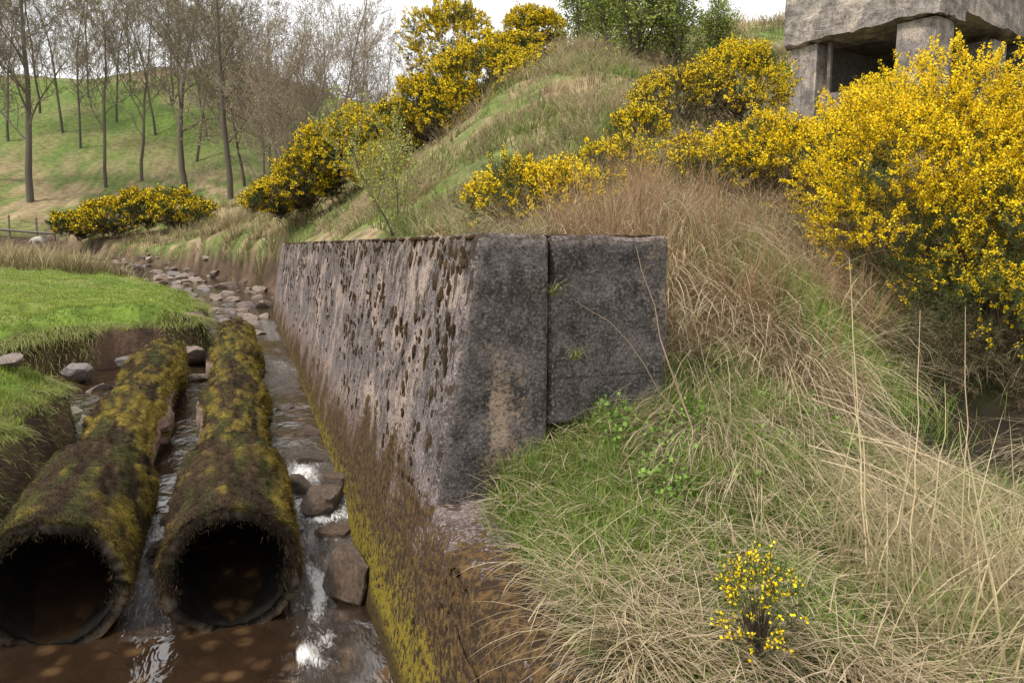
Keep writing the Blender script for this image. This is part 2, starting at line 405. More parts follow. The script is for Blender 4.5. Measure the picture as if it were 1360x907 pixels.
V4,T4=blobs(C4,np.stack([sz*.5,sz*1.3,sz],-1),6)
VV=np.concatenate([V,V2,V3,V4]);TTt=np.concatenate([T,T2+len(V),T3+len(V)+len(V2),T4+len(V)+len(V2)+len(V3)])
cc=mixc((.016,.010,.006),(.075,.046,.02),vn3(VV[:,0]*20,VV[:,1]*20,VV[:,2]*20))
lowm=sst(.3,-.1,VV[:,2])*vn3(VV[:,0]*4,VV[:,1]*4,VV[:,2]*4,3);cc=mixc(cc,(.15,.11,.015),lowm)
mk("wall_moss",VV,T=TTt,mat=M_moss,C=cc,parent=wall,smooth=True)["kind"]="stuff"
# ---------------------------------------------------------------- strands / blades
def perp(D):
    a=R.normal(size=D.shape);s=np.cross(D,a);return s/np.linalg.norm(s,axis=1,keepdims=True)
def spikes(B,D,L,W,C,ctip=None):
    n=len(B);s=perp(D)*W[:,None]*.5
    V=np.stack([B-s,B+s,B+D*L[:,None]],1).reshape(-1,3)
    T=np.arange(n*3).reshape(-1,3)
    ct=C if ctip is None else ctip
    CC=np.stack([C*.8,C*.8,ct],1).reshape(-1,3)
    return V,T,CC
def flakes(B,size,C):
    n=len(B);d=R.normal(size=(n,3));d/=np.linalg.norm(d,axis=1,keepdims=True);s=perp(d)
    t=np.cross(d,s);sz=size[:,None]
    V=np.stack([B-s*sz-d*sz*.3,B-t*sz,B+s*sz-d*sz*.3,B+t*sz],1).reshape(-1,3)
    Q=np.arange(n*4).reshape(-1,4);return V,Q,np.repeat(C,4,0)
def blades(B,L,W,az,p0,p1,C0,C1,seg=4):
    n=len(B);d=np.stack([np.cos(az),np.sin(az),np.zeros(n)],-1)
    W=np.asarray(W)*np.ones(n)
    ta=az+np.pi/2+R.normal(size=n)*.6;s=np.stack([np.cos(ta),np.sin(ta),np.zeros(n)],-1)
    P=B.copy();rows=[];cols=[]
    for k in range(seg+1):
        t=k/seg
        if k<seg:
            w=(W*(1-t)**.6*.5)[:,None]
            rows+= [P-s*w,P+s*w];cols+=[mixc(C0,C1,np.full(n,t))]*2
            a=p0+(p1-p0)*((k+.5)/seg)
            P=P+(d*np.sin(a)[:,None]+np.array([0,0,1])*np.cos(a)[:,None])*(L/seg)[:,None]
        else: rows.append(P);cols.append(np.asarray(C1)*np.ones((n,3)))
    V=np.stack(rows,1);m=V.shape[1];V=V.reshape(-1,3);C=np.stack(cols,1).reshape(-1,3)
    o=(np.arange(n)*m)[:,None]
    Q=np.concatenate([o+np.array([[2*k,2*k+1,2*k+3,2*k+2]]) for k in range(seg-1)]) if seg>1 else None
    T=o+np.array([[2*seg-2,2*seg-1,2*seg]])
    return V,Q,T,C
class Acc:
    def __init__(s): s.V=[];s.Q=[];s.T=[];s.C=[];s.n=0
    def add(s,V,Q,T,C):
        s.V.append(V);s.C.append(C)
        if Q is not None: s.Q.append(Q+s.n)
        if T is not None: s.T.append(T+s.n)
        s.n+=len(V)
    def mk(s,name,mat,parent=None,smooth=False):
        return mk(name,np.concatenate(s.V),Q=np.concatenate(s.Q) if s.Q else None,T=np.concatenate(s.T) if s.T else None,mat=mat,C=np.concatenate(s.C),parent=parent,smooth=smooth)
# ---------------------------------------------------------------- pipes
def pipe(xc,y0,y1,secs,seed,label):
    root=empty("drain_pipe");tag(root,label,"pipe",group="old concrete pipes lying in the stream")
    def rad(y):
        r=np.full_like(y,.272)
        for a,b,rr in secs: r=np.where((y>=a)&(y<=b),rr,r)
        return r
    ys=np.concatenate([np.arange(y0,y0+1.8,.018),np.arange(y0+1.8,y1,.045)]);th=np.linspace(0,2*np.pi,141)
    Yg,Tg=np.meshgrid(ys,th,indexing='ij')
    zc=lambda y:.19+(y-4.1)*.045
    Rr=rad(Yg+.06*(vn(Tg*3,Tg*0+seed)-.5))
    up=sst(-.35,.5,np.sin(Tg))
    nz=fbm3(np.cos(Tg)*4+seed,Yg*5,np.sin(Tg)*4,4,seed)
    fade=.35+.65*sst(0,.25,Yg-y0)
    Rr=Rr+fade*(up*(nz-.5)*.05+up*(fbm3(np.cos(Tg)*9,Yg*16,np.sin(Tg)*9,3,seed)-.5)*.035)
    Rr=Rr+.010*np.sin(Yg*50+3*nz)*sst(.1,.5,Yg-y0)          # cast ribs showing through
    yoff=np.exp(-((Yg-y0)/.1)**2)*((vn(Tg*2.2,Tg*0+seed,2)-.5)*.12+(vn(Tg*14,Tg*0+seed,2)-.5)*.04)
    X=xc+np.cos(Tg)*Rr;Z=zc(Yg)+np.sin(Tg)*Rr
    V1=np.stack([X,Yg+yoff,Z],-1).reshape(-1,3)
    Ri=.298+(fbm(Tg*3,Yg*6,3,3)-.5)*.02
    Ri=Ri*(1-sst(y0+1.3,y0+1.9,Yg)*.97)+0*Tg   # bore pinched shut, added to block light and keep the mouth dark
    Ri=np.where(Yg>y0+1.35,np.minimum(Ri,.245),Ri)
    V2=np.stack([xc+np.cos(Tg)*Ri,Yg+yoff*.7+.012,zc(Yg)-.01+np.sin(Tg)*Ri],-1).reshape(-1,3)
    Rm=(Rr[0]*.6+Ri[0]*.4);Vm=np.stack([xc+np.cos(th)*Rm,y0+yoff[0]*.9-.012,zc(y0)+np.sin(th)*Rm],-1)
    ny,nt=len(ys),len(th);Q1=gridq(nt,ny);Q2=Q1[:,::-1]+len(V1)
    k=np.arange(nt-1);o1=len(V1);o2=len(V1)+len(V2)
    rimA=np.stack([k,k+1,k+1+o2,k+o2],-1);rimB=np.stack([k+o2,k+1+o2,k+1+o1,k+o1],-1)
    kk=(ny-1)*nt+k;rim2=np.stack([kk+1,kk,kk+o1,kk+1+o1],-1)
    a=nz;s2=vn3(np.cos(Tg)*5+seed,Yg*2.2,np.sin(Tg)*5,2)
    def pcol(T,Y,a,s2):
        c=mixc((.014,.010,.007),(.07,.046,.024),a)
        gr=sst(.42,.75,s2)*sst(.1,.8,np.sin(T));c=mixc(c,(.045,.05,.015),gr*.6)
        rear=sst(y0+1.4,y0+1.8,Y)
        ye=sst(.44,.78,a+.3*sst(.3,.95,np.cos(T))-.14+.16*rear)*sst(-.4,.2,np.sin(T))
        c=mixc(c,(.17,.125,.022),ye*.8)
        co=sst(.54,.60,fbm(T*2.2+seed,Y*1.6,3,6)+.26*sst(.5,-.2,np.sin(T))*sst(.2,-.6,np.cos(T))*rear-.3*np.clip(np.sin(T),0,1)-.12*(1-rear))*.85
        return mixc(c,(.27,.19,.15),co)
    c1=pcol(Tg,Yg,a,s2)*(1-.45*np.exp(-((Yg-(y0+1.45))/.05)**2)[...,None])
    c1=c1.reshape(-1,3)
    c2=np.tile((.012,.010,.008),(len(V2),1))*(.5+.9*fbm(Tg*4,Yg*8,3).reshape(-1,1))  # shade inside the pipe put into a near-black colour
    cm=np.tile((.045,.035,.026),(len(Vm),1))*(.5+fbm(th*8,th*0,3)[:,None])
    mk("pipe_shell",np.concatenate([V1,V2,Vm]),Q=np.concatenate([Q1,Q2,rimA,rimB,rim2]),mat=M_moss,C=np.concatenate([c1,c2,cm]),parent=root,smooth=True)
    A=Acc();n=85000
    y=y0-.01+(y1-y0)*R.random(n)**1.8;t=math.pi*(-.12+1.24*R.random(n))
    iy=np.clip(np.searchsorted(ys,y),0,ny-1);it=np.clip((np.mod(t,2*np.pi)/(2*np.pi)*(nt-1)).astype(int),0,nt-1)
    B=V1.reshape(ny,nt,3)[iy,it]+R.normal(size=(n,3))*.004
    aa=a[iy,it];ss=s2[iy,it]
    Nn=np.stack([np.cos(t),-.15*np.ones(n),np.sin(t)],-1)
    D=Nn*.28+np.stack([np.sign(np.cos(t))*.4*np.abs(np.cos(t)),R.normal(size=n)*.5,-.8*np.abs(np.cos(t))+.0],-1)+R.normal(size=(n,3))*.33
    D/=np.linalg.norm(D,axis=1,keepdims=True)
    c=pcol(t,y,aa,ss)
    keepf=(c[:,2]<.08);c=c*(.45+1.1*R.random((n,1)))
    B,D,c,y=B[keepf],D[keepf],c[keepf],y[keepf];n=len(B)
    sc=1+(y-y0)*.12
    V,T,C=spikes(B,D,(.006+.028*R.random(n)**2)*sc,(.0018+.0022*R.random(n))*sc,c,c*1.35)
    A.add(V,None,T,C)
    for yc,rr0,nn in ((y0,.335,5000),(y0+1.47,.345,2500)):   # fringes at mouth and collar
        n=nn;t=math.pi*(-.15+1.3*R.random(n));rr=rr0+.03*R.normal(size=n) if yc==y0 else rr0+.02*R.random(n)
        B=np.stack([xc+np.cos(t)*rr,yc-.005+.03*R.random(n),zc(yc)+np.sin(t)*rr],-1)
        D=np.stack([np.cos(t)*.2,-.35+0*t,-.5-.3*R.random(n)+np.sin(t)*.3],-1)+R.normal(size=(n,3))*.35;D/=np.linalg.norm(D,axis=1,keepdims=True)
        c=mixc((.012,.009,.007),(.10,.07,.035),R.random(n)**2)
        V,T,C=spikes(B,D,.012+.035*R.random(n)**2,.0022+.0025*R.random(n),c);A.add(V,None,T,C)
    m=A.mk("pipe_moss",M_strand,root);m["kind"]="stuff"
pipe(-.124,4.11,12.2,[(4.0,5.55,.365),(7.4,7.9,.335),(9.6,10.2,.34)],1.3,"broken concrete pipe under dark shaggy moss next to the wall")
pipe(-1.0,4.22,10.6,[(4.0,5.70,.365),(7.0,7.5,.335),(9.0,9.6,.34)],7.7,"moss covered concrete pipe with open mouth beside earth bank")
# ---------------------------------------------------------------- rocks
def rockmesh(k):
    bm=bmesh.new();bmesh.ops.create_icosphere(bm,subdivisions=5,radius=1)
    me=bpy.data.meshes.new("rock");P=np.array([v.co[:] for v in bm.verts])
    q=P.copy()
    for j in range(15):
        d=R.normal(size=3);d/=np.linalg.norm(d);h=.5+.3*R.random()
        s=q@d;q=q-np.outer(np.maximum(0,s-h),d)*.9
    q=q*(1+.26*(fbm3(P[:,0]*2+k,P[:,1]*2,P[:,2]*2,5,k)[:,None]-.5))
    for v,c in zip(bm.verts,q): v.co=c*1.25
    bm.to_mesh(me);bm.free()
    base=[(.2,.145,.115),(.26,.2,.165),(.13,.095,.08),(.29,.22,.17),(.17,.14,.13),(.22,.15,.11),(.075,.05,.034),(.12,.078,.052)][k]
    cc=mixc(np.array(base)*.5,np.array(base)*1.25,fbm3(P[:,0]*3,P[:,1]*3,P[:,2]*3,3,k+4))
    a=me.color_attributes.new("Col",'FLOAT_COLOR','POINT');a.data.foreach_set("color",np.concatenate([cc,np.ones((len(cc),1))],1).astype(np.float32).ravel())
    me.materials.append(M_rock if k<6 else M_wet)
    for p in me.polygons:p.use_smooth=True
    return me
RM=[rockmesh(k) for k in range(8)]
def rock(x,y,z,s,k=None,rot=None,label="angular brown stone lying in the stream",grp="loose stones in the stream"):
    o=bpy.data.objects.new("rock",RM[random.randrange(6) if k is None else k]);col.objects.link(o)
    o.location=(x,y,z);o.scale=s;o.rotation_euler=rot or (random.uniform(-.3,.3),random.uniform(-.3,.3),random.uniform(0,6.28))
    tag(o,label,"rock",group=grp);return o
rock(.49,4.3,-.03,(.12,.19,.2),7,(.1,.1,.3),"dark wet boulder wedged between pipe and wall")
rock(.46,5.35,.10,(.17,.18,.12),7);rock(.33,5.65,.13,(.12,.15,.09),6);rock(.63,5.6,.15,(.11,.14,.10),7);rock(.5,6.3,.13,(.1,.12,.07),6)
rock(.52,4.98,-.02,(.12,.14,.10),7);rock(.28,5.05,-.04,(.10,.12,.09),6);rock(.56,7.2,.14,(.1,.12,.07),7);rock(.4,8.4,.15,(.12,.14,.07),2)
for (x,y,z,s) in [(-.55,4.75,.0,.1),(-.56,5.0,.06,.09),(-.53,5.3,.12,.08),(-.58,4.5,-.1,.09),(-.55,5.6,.13,.07)]:
    rock(x,y,z-.03,(s*.8,s*1.1,s*.8),7,label="small wet stone wedged between the pipes")
for (x,y,z,s,k) in [(-2.6,9.9,.42,.22,1),(-2.0,10.6,.4,.2,4),(-2.75,10.4,.45,.16,0),(-2.2,8.5,.35,.2,3),(-1.7,8.1,.33,.15,1),(-1.45,7.2,.3,.12,2),
                  (-1.9,9.2,.2,.13,2),(-1.5,9.0,.2,.12,1),(-1.4,10.9,.3,.18,1),(-.7,11.6,.4,.26,0),(-1.2,12.0,.5,.24,5),(-3.2,9.4,.4,.15,2),(-1.5,11.5,.35,.2,4),(-.6,10.4,.25,.15,3),(-.55,12.6,.4,.2,2),(-1.65,8.6,.2,.1,3),(-1.45,8.3,.2,.12,4),
                  (-2.4,8.9,.2,.14,2),(-2.2,9.6,.25,.12,5),(-1.7,10.1,.25,.13,0),(-2.9,10.1,.3,.12,4),(-1.0,11.3,.3,.14,1),(-1.9,7.4,1.02,.10,1),(-1.95,6.6,.9,.08,3)]:
    rock(x,y,z-.05,(s*1.25,s,s*.55),k,label="flat brown stone at the foot of the earth bank",grp="stones by the bank")
cnt=0
while cnt<250:
    y=12.0+27*random.random()**1.35;a=float(XL(y))-.2;b=float(XR(y))+.5
    if y<19.5: b=min(b,.5)
    x=random.uniform(a,b)
    if y<19 and x>.15 and random.random()<.7: continue
    s=random.uniform(.06,.18)*(1 if y<20 else 1.35)
    z=max(float(H(np.array([x]),np.array([y]))[0])+s*.25,float(WZ(y))-.02)
    rock(x,y,z,(s*1.3,s,s*random.uniform(.45,.8)));cnt+=1
# ---------------------------------------------------------------- grass
def ccol(n,a,b,var=.25):
    t=R.random(n)[:,None];c=np.array(a)*(1-t)+np.array(b)*t
    return c*(1-var/2+var*R.random((n,1)))
def tussocks(A,cx,cy,nb,L,rad,W,az0,azs,C0r,C1r,p0=(.05,.5),p1=(1.2,2.3),seg=5,zoff=0):
    k=len(cx);n=k*nb
    ci=np.repeat(np.arange(k),nb)
    a=R.random(n)*2*np.pi;r=np.sqrt(R.random(n))*rad[ci]
    x=cx[ci]+np.cos(a)*r;y=cy[ci]+np.sin(a)*r
    z=H(x,y)-.02+zoff
    dx=np.cos(a)*.8+np.cos(az0[ci])*azs+R.normal(size=n)*.35;dy=np.sin(a)*.8+np.sin(az0[ci])*azs+R.normal(size=n)*.35
    az=np.arctan2(dy,dx)
    Ls=L[ci]*(.45+.7*R.random(n))
    tone=(.62+.58*R.random(k))[ci][:,None]
    A.add(*blades(np.stack([x,y,z],-1),Ls,W*(.6+.8*R.random(n)),az,p0[0]+(p0[1]-p0[0])*R.random(n),p1[0]+(p1[1]-p1[0])*R.random(n),ccol(n,*C0r)*tone,ccol(n,*C1r)*tone,seg))
def wallfree(x,y): return ~((x<2.05)&(y>3.13)&(y<19.9))&(x>XR(y)+.12)
SG=(1.32,1.60)
def gully(x,y): return (((x-4.9)/1.3)**2+((y-3.9)/.55)**2<1)
A=Acc()
def pick(n,x0,x1,y0,y1,f=None):
    x=R.uniform(x0,x1,n);y=R.uniform(y0,y1,n);m=wallfree(x,y)&~gully(x,y)&(((x-SG[0])**2+(y-SG[1]+.1)**2)>.05)
    if f is not None: m&=f(x,y)
    return x[m],y[m]
dh=math.atan2(-.7,-.75)
S0=((.17,.12,.06),(.32,.24,.13));S1=((.42,.33,.19),(.74,.62,.43))
patch=lambda x,y:fbm(x*1.5,y*1.5,3,44)
x,y=pick(320,1.02,3.1,1.0,3.4,lambda x,y:(patch(x,y)<.52)&~((y>2.6)&(x<1.7)))
tussocks(A,x,y,60,.28+.25*R.random(len(x)),.03+.06*R.random(len(x)),.0042,np.full(len(x),dh)+R.normal(size=len(x))*1.2,.8,S0,S1,p0=(.05,.9),p1=(1.2,2.8),seg=6)
x,y=pick(90,3.1,5.5,1.0,3.2)
tussocks(A,x,y,60,.3+.2*R.random(len(x)),.06+.07*R.random(len(x)),.0048,R.random(len(x))*6.28,.7,S0,S1,p1=(1.0,2.7),seg=5)
x,y=pick(55,1.9,3.0,2.5,3.6)
tussocks(A,x,y,75,.42+.25*R.random(len(x)),.06+.06*R.random(len(x)),.0045,np.full(len(x),dh)+R.normal(size=len(x))*.6,1.2,S0,S1,p0=(.2,.9),p1=(1.9,3.0),seg=6)
n=14000;x=R.uniform(1.0,3.6,n);y=R.uniform(1.0,3.4,n);m=wallfree(x,y)&~gully(x,y);x,y=x[m],y[m];n=len(x)
A.add(*blades(np.stack([x,y,H(x,y)+.03+.12*R.random(n)],-1),.10+.28*R.random(n)**2,.003+.003*R.random(n),R.random(n)*6.28,1.0+.5*R.random(n),1.5+.5*R.random(n),ccol(n,(.25,.18,.1),(.4,.32,.2)),ccol(n,(.4,.32,.19),(.7,.58,.42)),3))
y=R.uniform(1.3,2.9,12);x=1.03+.12*R.random(12)
tussocks(A,x,y,45,.14+.10*R.random(12),.04+.04*R.random(12),.0035,np.full(12,math.pi)+R.normal(size=12)*.6,.8,S0,S1,p1=(1.5,2.7),seg=5)
x,y=pick(200,2.1,6.5,3.3,6.5,lambda x,y:~((np.abs(x-3.9)<.55)&(np.abs(y-4.5)<.4)))
tussocks(A,x,y,100,.5+.45*R.random(len(x)),.06+.07*R.random(len(x)),.0055,np.full(len(x),dh)+R.normal(size=len(x))*.7,.95,S0,S1,p0=(.1,.9),p1=(1.6,3.0),seg=6)
def far_pick(n,y0,y1,xa,xb,f):
    Y=np.exp(R.uniform(math.log(y0),math.log(y1),n));X=R.uniform(xa,xb,n)*Y
    x,y=CA*X+SA*Y,CA*Y-SA*X
    m=f(x,y);return x[m],y[m],Y[m]
def fartuss(n,f,ya,yb,W,S0,S1,Lm=1,xa=-.36,xb=.72,nb=34):
    x,y,Y=far_pick(n,ya,yb,xa,xb,f)
    tussocks(A,x,y,nb,(.32+.3*R.random(len(x)))*(1+Y*.01)*Lm,.10+.010*Y,W,np.full(len(x),dh)+R.normal(size=len(x))*.7,.8,S0,S1,seg=4,p1=(1.0,2.4))
wf=lambda x,y:wallfree(x,y)&~gully(x,y)&(x>XR(y)+.5)&(fbm(x*.7,y*.7,3,31)>.38)
fartuss(800,wf,5.5,11,.0075,S0,S1);fartuss(700,wf,11,20,.013,S0,S1);fartuss(560,wf,20,38,.022,S0,S1,1.2)
o=A.mk("dead_grass",M_grass);tag(o,"pale straw coloured dead grass tussocks on the bank","grass",kind="stuff")
A=Acc()
x,y,Y=far_pick(170,4.4,9.5,-.02,.5,lambda x,y:wallfree(x,y)&~gully(x,y))
tussocks(A,x,y,36,.5+.3*R.random(len(x)),.1+0*x,.0055,R.random(len(x))*6.28,.2,((.14,.09,.05),(.2,.13,.07)),((.34,.19,.10),(.44,.29,.16)),p0=(0,.35),p1=(.2,.9),seg=4)
x,y,Y=far_pick(560,20,44,-.70,-.28,lambda x,y:((x<XL(y)-.4)|(x>XR(y)+.3))&(y>22))
tussocks(A,x,y,26,.5+.35*R.random(len(x)),.35+0*x,.026,R.random(len(x))*6.28,.2,((.13,.10,.04),(.2,.16,.07)),((.28,.24,.11),(.5,.4,.24)),p0=(0,.5),p1=(.3,1.4),seg=3)
o=A.mk("rushes",M_grass);tag(o,"clumps of brown rushes and reedy grass","rushes",kind="stuff")
A=Acc()
G0=((.05,.085,.014),(.09,.14,.028));G1=((.14,.22,.035),(.30,.37,.09))
def turf(n,fn,L,W,seg=2,p1=(.3,1.3),c0=G0,c1=G1):
    x,y=fn(n);n=len(x);z=H(x,y)-.01
    Lv=L*(.5+.8*R.random(n))*(.6+.9*fbm(x*5,y*5,2,77))
    tn=(.72+.55*fbm(x*.9,y*.9,3,88))[:,None]
    A.add(*blades(np.stack([x,y,z],-1),Lv,W*(.7+.6*R.random(n)),R.random(n)*6.28,.4*R.random(n),R.uniform(p1[0],p1[1],n),ccol(n,*c0)*tn,ccol(n,*c1)*tn,seg))
def f1(n):
    x=R.uniform(.95,4.2,n);y=R.uniform(1.0,3.5,n);m=wallfree(x,y)&~gully(x,y)&(patch(x,y)>.45-.12*R.random(n));return x[m],y[m]
turf(50000,f1,.20,.0044,3,p1=(.3,1.8))
def f2(n):
    x=R.uniform(1.0,3.0,n);y=R.uniform(2.3,3.5,n);m=((y<3.14)|(x>1.36)&(y<3.5))&(fbm(x*3,y*3,2,19)>.38);return x[m],y[m]
turf(20000,f2,.19,.0047,3)
def f3(n):
    r=R.normal(size=(n,2))*(.42,.34)+(4.0,4.5);return r[:,0],r[:,1]
turf(11000,f3,.26,.006,3,c1=((.18,.29,.04),(.34,.44,.09)))
def f4(n):
    x,y,Y=far_pick(n,6,34,-.3,.6,lambda x,y:wallfree(x,y)&(x>XR(y)+.4)&(fbm(x*.6,y*.6,3,61)>.44));return x,y
turf(50000,f4,.28,.018,2,c1=((.14,.22,.035),(.32,.38,.09)))
def f5(n):
    Y=np.exp(R.uniform(math.log(8),math.log(26),n));X=R.uniform(-.75,-.34,n)*Y
    x,y=CA*X+SA*Y,CA*Y-SA*X;s,_,_=side(x,y);m=(s>.63)&(x<XL(y)+.05);return x[m],y[m]
TC=(((.10,.14,.018),(.15,.20,.03)),((.20,.28,.035),(.40,.44,.11)))
turf(60000,f5,.065,.012,2,c0=TC[0],c1=TC[1])
def f6(n):
    x=R.uniform(-4.2,-1.2,n);y=R.uniform(4.0,8.6,n);s,_,_=side(x,y);m=(s>.63)&(x<XL(y)+.05);return x[m],y[m]
turf(50000,f6,.07,.006,2,c0=TC[0],c1=TC[1])
o=A.mk("green_grass",M_grass);tag(o,"short bright green turf and fresh grass","grass",kind="stuff")
A=Acc()
def edge_hang(ya,yb,n,L,w,thr=.4):
    y=R.uniform(ya,yb,n);y=y[fbm(y*2.2,y*0,3,12)>thr-.15*R.random(n)];n=len(y)
    gl=(XL(y+.05)-XL(y-.05))/.1;nrm=np.stack([np.ones(n),-gl],-1);nrm/=np.linalg.norm(nrm,axis=1,keepdims=True)
    r=R.random(n);x=XL(y)-nrm[:,0]*(.02+.3*r);yy=y-nrm[:,1]*(.02+.3*r)
    z=H(x,yy);az=np.arctan2(nrm[:,1],nrm[:,0])+R.normal(size=n)*.5
    t=R.random(n)
    c1=mixc((.42,.34,.18),(.2,.26,.05),t)
    A.add(*blades(np.stack([x,yy,z],-1),L*(.2+1.0*R.random(n)**1.6),w*(.7+.6*R.random(n)),az,.6+.7*R.random(n),2.2+.8*R.random(n),ccol(n,(.12,.16,.02),(.2,.25,.04)),c1,4))
edge_hang(10.4,12.4,9000,.28,.009);edge_hang(12.4,20,5000,.24,.012);edge_hang(7.2,8.2,3500,.16,.006);edge_hang(4.5,7.6,5000,.16,.005)
o=A.mk("overhanging_grass",M_grass);tag(o,"grass and roots hanging over the eroded turf edge","grass",kind="stuff")
# ---------------------------------------------------------------- gorse
def gorse(x,y,z,r,ns,fl=.8,fsz=.014,label="yellow flowering gorse bush on the grassy slope",brown=0.,nf=16,seed=None):
    seed=random.uniform(0,99) if seed is None else seed
    root=empty("gorse_bush",(x,y,z));tag(root,label,"bush",group="gorse bushes")
    d=R.normal(size=(ns,3));d/=np.linalg.norm(d,axis=1,keepdims=True);d[:,2]=np.where(d[:,2]<-.6,-d[:,2],d[:,2])
    k=.46+1.05*fbm3(d[:,0]*3.0+seed,d[:,1]*3.0,d[:,2]*3.0,3,1)
    dep=1-.4*R.random(ns)**2
    B=d*np.array(r)*(k*dep)[:,None]
    sd=d*.7+np.array([0,0,.45])+R.normal(size=(ns,3))*.35;sd/=np.linalg.norm(sd,axis=1,keepdims=True)
    sl=.12*np.mean(r)**.5*(1+1.1*R.random(ns))
    m=20;i=np.repeat(np.arange(ns),m);t=R.random(ns*m)
    P=B[i]+sd[i]*(sl[i]*t)[:,None]
    D=sd[i]*.7+R.normal(size=(ns*m,3))*.6;D/=np.linalg.norm(D,axis=1,keepdims=True)
    c=mixc(ccol(ns*m,(.035,.055,.016),(.095,.125,.032)),ccol(ns*m,(.07,.048,.028),(.18,.125,.075)),np.clip(sst(.7,.3,dep[i])*.8+brown+.7*sst(.0,-.6,B[i][:,2]/r[2])+.35*(R.random(ns*m)<.3),0,1))
    A=Acc();V,T,C=spikes(P,D,(.028+.04*R.random(ns*m))*(fsz/.014),np.full(ns*m,.006*fsz/.014),c);A.add(V,None,T,C)
    kb=np.arange(0,ns,max(1,ns//110));base=np.array([0,0,-r[2]*.75]);Dv=B[kb]-base*np.ones((len(kb),1));ll=np.linalg.norm(Dv,axis=1)
    V,T,C=spikes(np.tile(base,(len(kb),1))+R.normal(size=(len(kb),3))*.12*np.mean(r),Dv/ll[:,None],ll*.9,np.full(len(kb),.014*fsz/.014),ccol(len(kb),(.05,.038,.025),(.10,.075,.05)));A.add(V,None,T,C)
    A.mk("gorse_foliage",M_leaf,root)
    fn=fbm3(B[:,0]*3.4/np.mean(r)**.5+seed,B[:,1]*3.4,B[:,2]*3.4,2,5)+.25*(B[:,2]/r[2])*.5+.15*(dep-.8)
    sel=np.where(fn>(.80-.42*fl))[0]
    if fl<=0 or len(sel)==0: return root
    i=np.repeat(sel,nf);t=.35+.7*R.random(len(i))
    P=B[i]+sd[i]*(sl[i]*t)[:,None]+R.normal(size=(len(i),3))*fsz*.8
    c=ccol(len(i),(.88,.56,.004),(1.0,.80,.02),.15)
    V,Q,C=flakes(P,fsz*.72*(.5+.6*R.random(len(i))),np.minimum(c,1))
    f=mk("gorse_flowers",V,Q=Q,mat=M_flower,C=C,parent=root);f["kind"]="stuff"
    return root
gorse(6.1,5.2,2.35,(1.25,.95,1.0),3300,.84,.0135,"large gorse bush covered in bright yellow flowers",nf=38)
gorse(7.4,4.9,2.55,(1.15,.9,1.15),1600,.84,.0135,"large gorse bush covered in bright yellow flowers",nf=34)
gorse(6.2,4.6,1.75,(.85,.6,.75),1500,.68,.0135,"gorse bush with yellow flowers along the bank edge",nf=28)
gorse(5.5,6.6,2.8,(.75,.6,.40),1000,.82,.015,nf=30);gorse(6.9,6.6,3.2,(.7,.6,.45),900,.82,.015,nf=30)
gorse(5.8,4.35,1.25,(.7,.5,.55),1000,.36,.0125,"low gorse with sparse yellow flowers over a gully",nf=14)
gorse(5.3,4.4,.95,(.8,.3,.35),700,0.0,.013,"dead brown gorse hanging over the gully",brown=.6)
gorse(6.2,3.9,.85,(.7,.3,.4),500,0.0,.013,"dead brown gorse hanging over the gully",brown=.6)
gorse(7.5,10.1,4.4,(.75,.6,.55),900,.74,.02,nf=20);gorse(6.8,10.8,4.2,(.85,.6,.5),800,.5,.02,brown=.4)
gorse(5.5,9.7,3.6,(.4,.35,.25),300,.85,.02);gorse(6.6,8.4,3.15,(.6,.4,.28),450,.55,.018)
gorse(4.8,6.8,2.65,(.6,.4,.25),500,.45,.016,brown=.3);gorse(2.6,6.5,2.35,(.6,.4,.32),850,.62,.0145,nf=24,label="low yellow gorse bush growing above the wall")
gorse(4.0,7.6,2.8,(.5,.4,.26),450,.55,.016);gorse(3.3,6.9,2.45,(.4,.3,.2),300,.4,.015)
gorse(5.3,7.9,2.9,(.6,.4,.3),450,.35,.018,brown=.4)
F=[(6.4,23.2,8.0,(1.5,1.2,1.3)),(6.4,19.3,6.1,(1.6,1.2,.95)),(5.0,19.5,5.3,(1.1,1.0,.9)),(9.6,24.2,8.9,(1.0,.9,.8)),(7.8,21.0,7.3,(.9,.8,.6)),
   (3.5,22.4,4.9,(1.1,1,.9)),(2.7,22.4,4.4,(1.1,1,.85)),(1.9,22.9,3.8,(1.0,.9,.8)),(4.3,21,5.0,(.9,.8,.7)),(1.2,24.0,3.3,(.9,.8,.55)),(3.4,19.5,3.9,(.7,.7,.45))]
for a in F: gorse(a[0],a[1],a[2],a[3],1200,.80,.034,nf=19)
for a in [(-5.8,42.6,3.3,(1.8,1.2,.8)),(-3,41.5,3.6,(1.7,1.2,.9)),(-7.6,43,2.9,(1.2,1,.6)),(-4.3,42,3.8,(1.2,1,.8))]:
    gorse(*a,700,.80,.06,nf=15,label="yellow gorse bush at the foot of the green hill")
gorse(SG[0],SG[1],.93,(.095,.08,.13),100,.5,.007,"small gorse sprig with few yellow flowers",nf=9)
